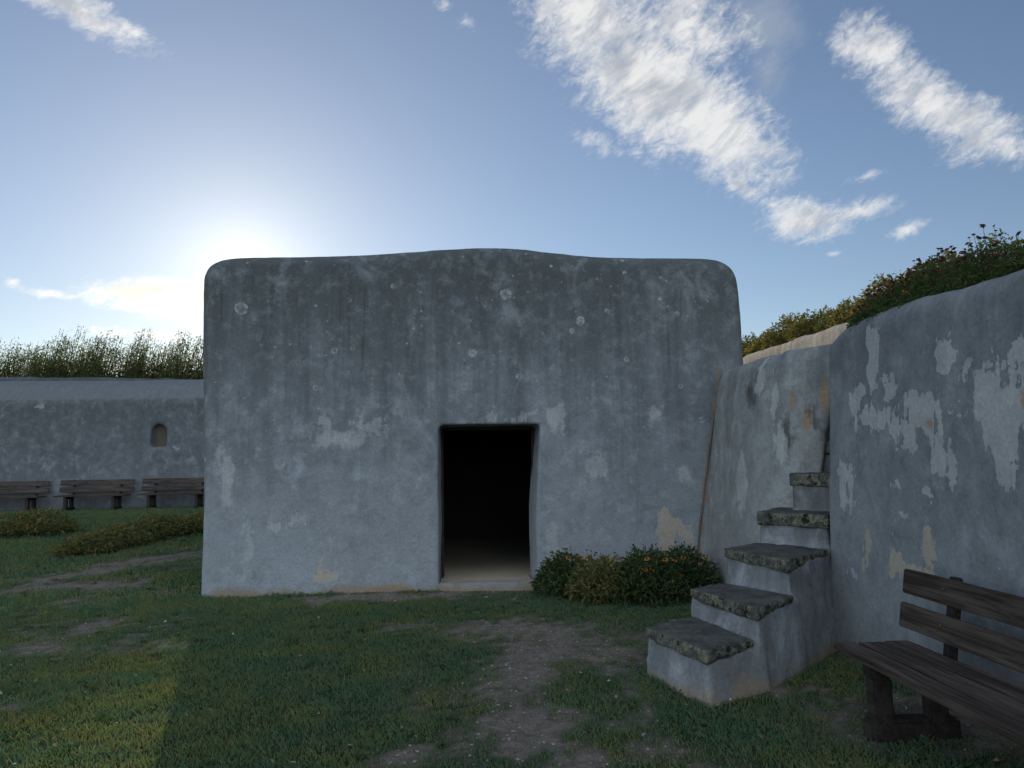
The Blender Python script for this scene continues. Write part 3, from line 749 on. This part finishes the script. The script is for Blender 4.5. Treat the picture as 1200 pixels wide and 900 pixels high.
# ------------------------------------------------------------------ plants
def leaf_mat(name, a, b, c3=None, transl=.4, tint=(1.6, 1.5, .7)):
    mt, nt = new_mat(name)
    r_ = nt.island(); P = nt.pos()
    col = nt.mix(r_, a, b)
    if c3: col = nt.mix(nt.sstep(nt.m('ADD', nt.m('MULTIPLY', r_, .5), nt.noise(P, 5, 3)), .80, .98), col, c3)
    tc = nt.mix(1, col, tint, 'MULTIPLY')
    finish(nt, col, .6, spec=.25, transl=transl, tcol=tc)
    return mt
M_LEAF = leaf_mat('flower_leaves', (.045, .085, .035), (.085, .125, .05))
M_DRY = leaf_mat('dry_flower_leaves', (.09, .12, .05), (.20, .205, .09), (.25, .20, .08))
M_WALLLEAF = leaf_mat('terrace_leaves', (.055, .098, .036), (.10, .145, .055), (.10, .115, .05))
M_FARLEAF = leaf_mat('terrace_leaves_dry', (.08, .10, .038), (.14, .14, .06), (.22, .15, .065), .45)
M_HEDGE = leaf_mat('hedge_leaves', (.065, .10, .040), (.12, .15, .065), (.19, .19, .10), .6, (1.7, 1.6, .9))
M_STEM, nt = new_mat('plant_stems'); finish(nt, nt.mix(nt.island(), (.06, .06, .03), (.11, .085, .05)), .8)
M_PETAL, nt = new_mat('orange_petals'); finish(nt, nt.mix(nt.island(), (.50, .17, .035), (.62, .30, .06)), .6, transl=.3)
M_DISC, nt = new_mat('dark_red_discs'); finish(nt, nt.mix(nt.noise(nt.objc(), 300, 3), (.05, .012, .010), (.12, .03, .018)), .8)
M_HEAD, nt = new_mat('brown_seed_heads'); finish(nt, nt.mix(nt.island(), (.050, .018, .014), (.13, .045, .028)), .85)

def leaves(P, DIR, length, width, droop=.25):
    """diamond leaves folded along the midrib; P base points, DIR unit directions"""
    n = len(P); up = np.tile([0, 0, 1.0], (n, 1)) + rng.normal(0, .5, (n, 3))
    side = np.cross(DIR, up); side /= np.linalg.norm(side, axis=1)[:, None] + 1e-9
    nrm = np.cross(side, DIR)
    L = (length * rng.uniform(.6, 1.3, n))[:, None]; W = (width * rng.uniform(.7, 1.3, n))[:, None]
    mid = P + DIR * L * .5
    tip = P + DIR * L - np.array([0, 0, 1]) * L * droop * rng.uniform(.2, 1.5, (n, 1))
    V = np.stack([P, mid + side * W * .5 + nrm * W * .15, tip, mid - side * W * .5 + nrm * W * .15], 1).reshape(-1, 3)
    F = np.arange(n * 4).reshape(-1, 4)
    return V, F
def stems_geo(A, B, w_):
    """thin three-sided stems from A to B"""
    n = len(A); ang = np.arange(3) * 2 * math.pi / 3
    off = np.stack([np.cos(ang), np.sin(ang), 0 * ang], -1)[None] * w_
    V = np.concatenate([A[:, None] + off, B[:, None] + off * .5], 1).reshape(-1, 3)
    b = (np.arange(n) * 6)[:, None]
    F = np.concatenate([b + np.array([[k, (k + 1) % 3, 3 + (k + 1) % 3, 3 + k]]) for k in range(3)], 0)
    return V, F
def unit(v): return v / (np.linalg.norm(v, axis=1)[:, None] + 1e-9)
def flower_mesh(r=.032, petals=11, head=False, name='flower'):
    bm = bmesh.new()
    for k in range(petals):
        a = 2 * math.pi * k / petals + random.uniform(-.1, .1); rr = r * random.uniform(.85, 1.1)
        d = Vector((math.cos(a), math.sin(a), 0)); s_ = Vector((-math.sin(a), math.cos(a), 0)); w_ = rr * .27
        vs = [bm.verts.new(d * rr * .25), bm.verts.new(d * rr * .7 + s_ * w_ + Vector((0, 0, .15 * r))), bm.verts.new(d * rr + Vector((0, 0, -.05 * r))), bm.verts.new(d * rr * .7 - s_ * w_ + Vector((0, 0, .15 * r)))]
        bm.faces.new(vs)
    n0 = len(bm.faces)
    g = bmesh.ops.create_icosphere(bm, subdivisions=1, radius=r * (.42 if not head else .62))
    for v in g['verts']: v.co.z = v.co.z * .7 + .1 * r
    me = bm_mesh(name, bm, [M_PETAL, M_DISC] if not head else [M_HEAD, M_HEAD])
    for i, p_ in enumerate(me.polygons): p_.material_index = 0 if len(p_.vertices) == 4 else 1
    return me
FLOWERS = [flower_mesh(random.uniform(.030, .038)) for _ in range(4)]
HEADS = [flower_mesh(.017, 7, True, 'seed_head') for _ in range(4)]

def flower_plant(loc, rx, ry, h, nleaf, lsize, nfl, nhead, label, cat, group, mat, rz=0, headup=.12, seed=0, name='flower_plant', fl_inner=0, head_scale=1.0, wind=0.0):
    root = empty(name, loc, rz, label=label, cat=cat, group=group)
    th_ = rng.uniform(0, 2 * math.pi, nleaf); u = rng.random(nleaf) ** .5; hz_ = rng.random(nleaf)
    ang = np.stack([np.cos(th_) * 1.7 + seed * 5, np.sin(th_) * 1.7, hz_ * 0], -1)
    lump = .72 + .56 * fbm(ang, 91, 2)
    P = np.stack([np.cos(th_) * u * rx * lump, np.sin(th_) * u * ry * lump, hz_ * 0], -1)
    nb_ = fbm(P * 5 + seed * 9.1, 83, 3)
    dome = h * (1 - .75 * u ** 2.2) * (.62 + .76 * nb_)
    P[:, 2] = .03 + dome * hz_ ** .55
    d = unit(np.stack([P[:, 0] / rx * .7, P[:, 1] / ry * .7, .45 + 0 * u], -1) + rng.normal(0, .55, (nleaf, 3)))
    V1, F1 = leaves(P, d, lsize, lsize * .34)
    # stems from the root through the foliage
    ns = max(12, nleaf // 60); idx = rng.choice(nleaf, ns, replace=False)
    A = P[idx] * np.array([.35, .35, 0]); V2, F2 = stems_geo(A, P[idx], .004)
    V = np.concatenate([V1, V2]); F = np.concatenate([F1, F2 + len(V1)])
    mi = np.concatenate([np.zeros(len(F1)), np.ones(len(F2))])
    fstem = []
    def stalks(k, extra):
        th2 = rng.uniform(0, 2 * math.pi, k); u2 = rng.random(k) ** .5 * .98
        Q = np.stack([np.cos(th2) * u2 * rx, np.sin(th2) * u2 * ry, 0 * u2], -1)
        nb2 = fbm(Q * 5 + seed * 9.1, 83, 3)
        Q[:, 2] = h * (1 - .70 * u2 ** 2.2) * (.62 + .76 * nb2) + extra * rng.uniform(.1, 1.0, k)
        Q[:, 0] += wind * rng.random(k)
        return Q
    Qf = stalks(nfl, headup * .35); Qh = stalks(nhead, headup)
    Q = np.concatenate([Qf, Qh])
    if len(Q):
        B = Q * np.array([.8, .8, .55]); V3, F3_ = stems_geo(B, Q, .0028)
        F = np.concatenate([F, F3_ + len(V)]); V = np.concatenate([V, V3]); mi = np.concatenate([mi, np.ones(len(F3_))])
    link('foliage', mesh_np('foliage', V, F, [mat, M_STEM], mi), root)
    for k, q_ in enumerate(Qf):
        o = link('flower', FLOWERS[k % 4], root, Vector(q_))
        o.rotation_euler = (random.uniform(.1, 1.0), random.uniform(-.5, .5), random.uniform(-.6, .6)); sc = random.uniform(.75, 1.15); o.scale = (sc,) * 3
    for k, q_ in enumerate(Qh):
        o = link('seed_head', HEADS[k % 4], root, Vector(q_))
        o.rotation_euler = (random.uniform(-.6, .8), random.uniform(-.6, .6), random.uniform(0, 6)); sc = random.uniform(.7, 1.4) * head_scale; o.scale = (sc,) * 3
    return root

# bed in front of the blockhouse, right of the door
G1 = 'flowering plants along the blockhouse foot'
for i, (px, py, rx, ry, h, n, nf, nh, lab) in enumerate((
        (664, 700, .36, .30, .46, 2600, 9, 10, 'low orange flowered plant right beside the blockhouse doorway'),
        (712, 706, .42, .36, .50, 3200, 9, 22, 'flowering plant with brownish foliage between the doorway plant and the middle of the bed'),
        (762, 708, .44, .38, .56, 3400, 16, 20, 'bushy plant with the most orange flowers, below the cream patch on the blockhouse'),
        (806, 700, .36, .36, .58, 2800, 8, 22, 'tall green flowering plant at the right end of the bed, against the steps'))):
    g = on_ground(px, py); g = g + Vector((0, .12, 0))
    flower_plant(Vector((g.x, g.y, gz1(g.x, g.y) - .01)), rx, ry, h, n, .075, nf, nh, lab, 'plant', G1, M_DRY if i == 1 else M_LEAF, seed=i + 1, headup=.14)
# beds on the left lawn
G2 = 'flowering plants of the left lawn beds'
for i, (px, py, rx, ry, h, lab) in enumerate((
        (104, 648, .50, .55, .30, 'yellowish low flowering plant at the near left tip of the lawn bed'),
        (137, 640, .58, .65, .34, 'low flowering plant in the lawn bed, second from its left tip'),
        (172, 632, .62, .65, .42, 'tallest orange tipped plant in the middle of the long lawn bed'),
        (206, 627, .58, .6, .36, 'low reddish lawn bed plant beside the one cut by the blockhouse corner'),
        (236, 624, .58, .6, .36, 'low flowering lawn bed plant partly hidden by the blockhouse corner'),
        (12, 628, .85, .75, .46, 'low green flowering plant at the left picture edge on the lawn'),
        (48, 626, .70, .70, .52, 'rounded low plant with dry heads in front of the leftmost benches'))):
    g = on_ground(px, py)
    flower_plant(Vector((g.x, g.y, g.z - .01)), rx, ry, h, 2400, .10, 5, 14, lab, 'plant', G2, M_DRY, seed=10 + i, headup=.10, head_scale=1.5)
# plants on top of the retaining wall
G3 = 'flowering plants on top of the right wall'
ordn = ['farthest', 'second farthest', 'third', 'fourth', 'fifth', 'nearest']
zt0 = float(zs[-1])
for i, (s_, d, h) in enumerate(((-.42, .44, .30), (-.75, .55, .44), (-1.1, .60, .46), (-1.6, .60, .42), (-2.15, .62, .36), (-2.75, .60, .32))):
    b = W3(s_, d, 0)
    lab = ('smallest dark bush with brown seed heads, on the wall beside the steps' if i == 0 else
           'dark bush with brown seed heads on the right wall, %s from the steps' % ['', 'second', 'third', 'fourth', 'fifth'][i] if i < 5 else
           'dark bush with brown seed heads on the right wall, nearest the camera')
    flower_plant(Vector((b.x, b.y, 2.56)), .42 if i else .30, .38 if i else .28, h, 5600 if i else 3400, .042, 2, 95, lab, 'plant', G3, M_WALLLEAF, seed=30 + i, headup=.11, head_scale=1.1)
for i, (s_, d, h) in enumerate(((-.75, .95, .44), (-1.5, 1.0, .38), (-2.3, 1.0, .32))):
    b = W3(s_, d, 0)
    flower_plant(Vector((b.x, b.y, 2.51)), .45, .45, h, 2600, .055, 0, 70,
                 ['taller bush with seed heads in the back row on the right wall, nearest the steps', 'taller bush with seed heads in the middle of the back row on the right wall',
                  'taller bush with seed heads in the back row on the right wall, nearest the camera'][i], 'plant', G3, M_WALLLEAF, seed=37 + i, headup=.10)
# plants on the farther terrace wall
G4 = 'sunlit plants on the terrace wall'
nf_ = 9
for i in range(nf_):
    s_ = -.9 + i * 1.05; q_ = FP + UY * s_ + UX * .62
    nm = ['nearest the steps'] + ['%s from the dark bushes' % k for k in ('second', 'third', 'fourth', 'fifth', 'sixth', 'seventh', 'eighth')] + ['farthest, next to the blockhouse edge']
    zt = fz0[1] if s_ < fz0[0] else np.interp(s_, [fz0[0], fz1[0], 16], [fz0[1], fz1[1], fz1[1] + .08])
    flower_plant(Vector((q_.x, q_.y, float(zt) - .04)), .5, .62, (.52 + .08 * math.sin(i * 2.1)), 2600, .085, 0, 0,
                 'dry sunlit plant on the pale terrace wall, ' + nm[i], 'plant', G4, M_FARLEAF, seed=50 + i)

# feathery shrubs beyond the left wall
def shrub(loc, rad, h, label, seed, lean=.16):
    root = empty('shrub', loc, 0, label=label, cat='shrub', group='feathery shrubs behind the long left wall')
    ns = 46
    th_ = rng.uniform(0, 2 * math.pi, ns); u = rng.random(ns) ** .5
    A = np.stack([np.cos(th_) * u * rad * .35, np.sin(th_) * u * rad * .35, 0 * u], -1)
    H = h * rng.uniform(.55, 1.22, ns) * (1 - .22 * u)
    B = np.stack([np.cos(th_) * u * rad + lean * H, np.sin(th_) * u * rad, H], -1)
    Ms = (A + B) / 2 + np.stack([np.cos(th_) * u * rad * .22, np.sin(th_) * u * rad * .22, .12 * H], -1)
    V1, F1 = stems_geo(A, Ms, .016); V2, F2 = stems_geo(Ms, B, .010)
    Vs = np.concatenate([V1, V2]); Fs = np.concatenate([F1, F2 + len(V1)])
    n = 3000
    k = rng.integers(0, ns, n); t = rng.beta(1.5, 1.45, n)
    a, m_, b = A[k], Ms[k], B[k]; T = t[:, None]
    P = (1 - T) ** 2 * a + 2 * T * (1 - T) * m_ + T ** 2 * b
    spread = rad * .30 * (1 - t) ** .6 + .05
    P = P + rng.normal(0, 1, (n, 3)) * spread[:, None] * np.array([1, 1, .7])
    P[:, 2] = np.maximum(P[:, 2], .05)
    d = unit(rng.normal(0, .55, (n, 3)) + np.array([.35, 0, .75]))
    V, F = leaves(P, d, .15, .034, .35)
    # low dense filling
    n2 = 1500
    th2 = rng.uniform(0, 2 * math.pi, n2); u2 = rng.random(n2) ** .5
    lump = .55 + .9 * fbm(np.stack([np.cos(th2) * 2 + seed * 3, np.sin(th2) * 2, 0 * u2], -1), 17, 2)
    P2 = np.stack([np.cos(th2) * u2 * rad, np.sin(th2) * u2 * rad, rng.random(n2) * h * .46 * lump * (1 - .3 * u2)], -1)
    V3, F3_ = leaves(P2, unit(rng.normal(0, .7, (n2, 3)) + np.array([.2, 0, .5])), .16, .05, .3)
    link('foliage', mesh_np('foliage', np.concatenate([V, V3]), np.concatenate([F, F3_ + len(V)]), M_HEDGE), root)
    link('stems', mesh_np('stems', Vs, Fs, M_STEM), root)
    return root
words = ['at the left picture edge', 'second from the left edge', 'third from the left edge', 'fourth from the left edge', 'fifth from the left edge', 'sixth from the left edge',
         'seventh from the left edge', 'eighth from the left edge', 'ninth from the left edge', 'tenth from the left edge', 'eleventh from the left edge', 'nearest the blockhouse']
words += ['first one hidden behind the blockhouse', 'second one hidden behind the blockhouse', 'third one hidden behind the blockhouse', 'fourth one hidden behind the blockhouse']
topy = [408, 396, 406, 398, 392, 400, 393, 398, 394, 396, 393, 398, 416, 420, 416, 408]
for i in range(16):
    px = -6 + i * 21.5 + random.uniform(-4, 4)
    lx = left(px, 440, 5.4)[0]; q_ = L3(lx, 5.4 + random.uniform(-.4, .5), 0); zb = rz1 - .55
    zt = left(px, topy[i], 5.4)[1]
    shrub(Vector((q_.x, q_.y, zb)), .62, zt - zb, 'feathery green shrub behind the long left wall, ' + words[i], i)
# earth bank that carries the shrubs
tag(link('earth_bank', bm_mesh('earth_bank', prism([L3(x, y, 0) for x, y in ((-40, 4.35), (4, 4.35), (4, 30), (-40, 30))], (0, 0, rz1 - .5)), mt_t)), kind='structure')

# ------------------------------------------------------------------ grass
mt_g, nt = new_mat('grass_blades')
P = nt.pos(); r_ = nt.island()
c = nt.mix(r_, (.102, .174, .110), (.195, .256, .148))
c = nt.mix(nt.sstep(nt.noise(P, 1.3, 4, .6), .38, .66), nt.mix(1, c, (.75, .95, 1.0), 'MULTIPLY'), nt.mix(1, c, (1.3, 1.1, .85), 'MULTIPLY'))
c = nt.mix(nt.sstep(nt.m('ADD', r_, nt.m('MULTIPLY', nt.noise(P, .8, 3), .25)), 1.0, 1.04), c, (.22, .18, .10))
finish(nt, c, .6, spec=.2, transl=.35, tcol=nt.mix(1, c, (1.9, 1.7, .6), 'MULTIPLY'))
def inside_build(x, y):
    """foot prints where no grass grows"""
    dx_, dy_ = x - O.x, y - O.y
    a = dx_ * UX.x + dy_ * UX.y; b = dx_ * UY.x + dy_ * UY.y
    m = (a > -.02) & (a < xr + .2) & (b > -.02) & (b < BD)
    c_ = (x - C0.x) * UX.x + (y - C0.y) * UX.y
    m |= (c_ > -.01) & (y < C0.y + .1)
    m |= (x > 2.2) & (y > 6.3)
    return m
def blades(n, x0, x1, y0, y1, h, w_, pw):
    x = rng.uniform(x0, x1, n); y = y0 + (y1 - y0) * rng.random(n) ** pw
    vis = np.abs(x) < y * .72 + 1.6
    bz = bareness(x, y)
    tuft = fbm(np.stack([x * 7, y * 7, 0 * x], -1), 61, 3)
    keep = vis & ~inside_build(x, y) & (rng.random(n) > np.clip(bz * 1.05, 0, .985)) & (rng.random(n) < .35 + 1.3 * tuft)
    x, y, bz, tuft = x[keep], y[keep], bz[keep], tuft[keep]; n = len(x)
    z = gz(x, y) - .003
    a = rng.uniform(0, 2 * math.pi, n); lean = rng.uniform(.25, 1.1, n)
    H = h * rng.uniform(.5, 1.25, n) * (1 - .55 * bz) * (.55 + .95 * tuft)
    W = w_ * rng.uniform(.7, 1.3, n)
    d = np.stack([np.cos(a), np.sin(a)], -1); s_ = np.stack([-np.sin(a), np.cos(a)], -1)
    B = np.stack([x, y, z], -1)
    def P3(f, hh, ww):
        q_ = B.copy(); q_[:, :2] += d * (f * lean * H)[:, None] + s_ * (ww * W)[:, None]; q_[:, 2] += hh * H; return q_
    V = np.stack([P3(0, 0, -.5), P3(0, 0, .5), P3(.42, .62, .40), P3(1.0, .98, 0), P3(.42, .62, -.40)], 1).reshape(-1, 3)
    F = np.arange(n * 5).reshape(-1, 5)
    return V, F
Va, Fa = blades(330000, -8, 3.2, 2.6, 9.6, .033, .0052, 1.25)
Vb, Fb = blades(170000, -16, -2.5, 8.5, 24.2, .055, .011, 1.0)
gr = link('grass', mesh_np('grass', np.concatenate([Va, Vb]), np.concatenate([Fa, Fb + len(Va)]), mt_g))
tag(gr, 'short green grass of the lawn around the blockhouse', 'grass', kind='stuff')

# pebbles on the trodden path and other bare places
n = 60000
x = rng.uniform(-7, 3, n); y = rng.uniform(3, 10, n)
bz = bareness(x, y); k = (rng.random(n) < bz * .8 + .012) & (np.abs(x) < y * .72 + .6) & ~inside_build(x, y)
x, y = x[k], y[k]; z = gz(x, y); n = len(x)
r0 = .0035 + .011 * rng.random(n) ** 4
base = np.array([[1, 0, 0], [0, 1, 0], [-1, 0, 0], [0, -1, 0], [0, 0, .6], [0, 0, -.6]])
V = base[None] * r0[:, None, None] * rng.uniform(.6, 1.4, (n, 6, 1)); a = rng.uniform(0, 6.28, n)
V = np.stack([V[..., 0] * np.cos(a)[:, None] - V[..., 1] * np.sin(a)[:, None], V[..., 0] * np.sin(a)[:, None] + V[..., 1] * np.cos(a)[:, None], V[..., 2]], -1)
V = V + np.stack([x, y, z + r0 * .25], -1)[:, None]
tri = np.array([[0, 1, 4], [1, 2, 4], [2, 3, 4], [3, 0, 4], [1, 0, 5], [2, 1, 5], [3, 2, 5], [0, 3, 5]])
F = (np.arange(n) * 6)[:, None, None] + tri[None]
mt_p, nt = new_mat('pebbles'); r_ = nt.island()
finish(nt, nt.mix(nt.sstep(r_, .3, 1), (.12, .105, .095), (.32, .295, .27)), .9)
tag(link('gravel', mesh_np('gravel', V.reshape(-1, 3), F.reshape(-1, 3), mt_p)), 'small grey pebbles on the trodden bare soil before the doorway', 'gravel', kind='stuff')

# dry fallen leaves and broad-leaved weeds in the lawn
n = 900
x = rng.uniform(-7, 3, n); y = rng.uniform(3, 12, n); k = (np.abs(x) < y * .72 + .6) & ~inside_build(x, y); x, y = x[k], y[k]; n = len(x)
P = np.stack([x, y, gz(x, y) + .022], -1); a = rng.uniform(0, 6.28, n)
V, F = leaves(P, unit(np.stack([np.cos(a), np.sin(a), rng.normal(0, .25, n)], -1)), .032, .018, .1)
mt_l, nt = new_mat('fallen_leaves'); r_ = nt.island()
finish(nt, nt.mix(nt.sstep(r_, .0, .85), (.10, .065, .035), nt.mix(nt.sstep(r_, .85, .9), (.30, .22, .12), (.50, .47, .42))), .8)
tag(link('fallen_leaves', mesh_np('fallen_leaves', V, F, mt_l)), 'small dry leaves fallen on the lawn', 'leaves', kind='stuff')
n = 260
x = rng.uniform(-7, 3, n); y = rng.uniform(3, 11, n); k = (np.abs(x) < y * .72 + .6) & ~inside_build(x, y) & (bareness(x, y) < .5); x, y = x[k], y[k]
x = np.repeat(x, 9) + rng.normal(0, .012, len(x) * 9); y = np.repeat(y, 9) + rng.normal(0, .012, len(y) * 9); n = len(x)
a = rng.uniform(0, 6.28, n)
V, F = leaves(np.stack([x, y, gz(x, y) + .008], -1), unit(np.stack([np.cos(a), np.sin(a), rng.uniform(.3, .9, n)], -1)), .055, .024, .3)
tag(link('lawn_weeds', mesh_np('lawn_weeds', V, F, M_LEAF)), 'small broad leaved weeds growing in the lawn', 'weeds', kind='stuff')
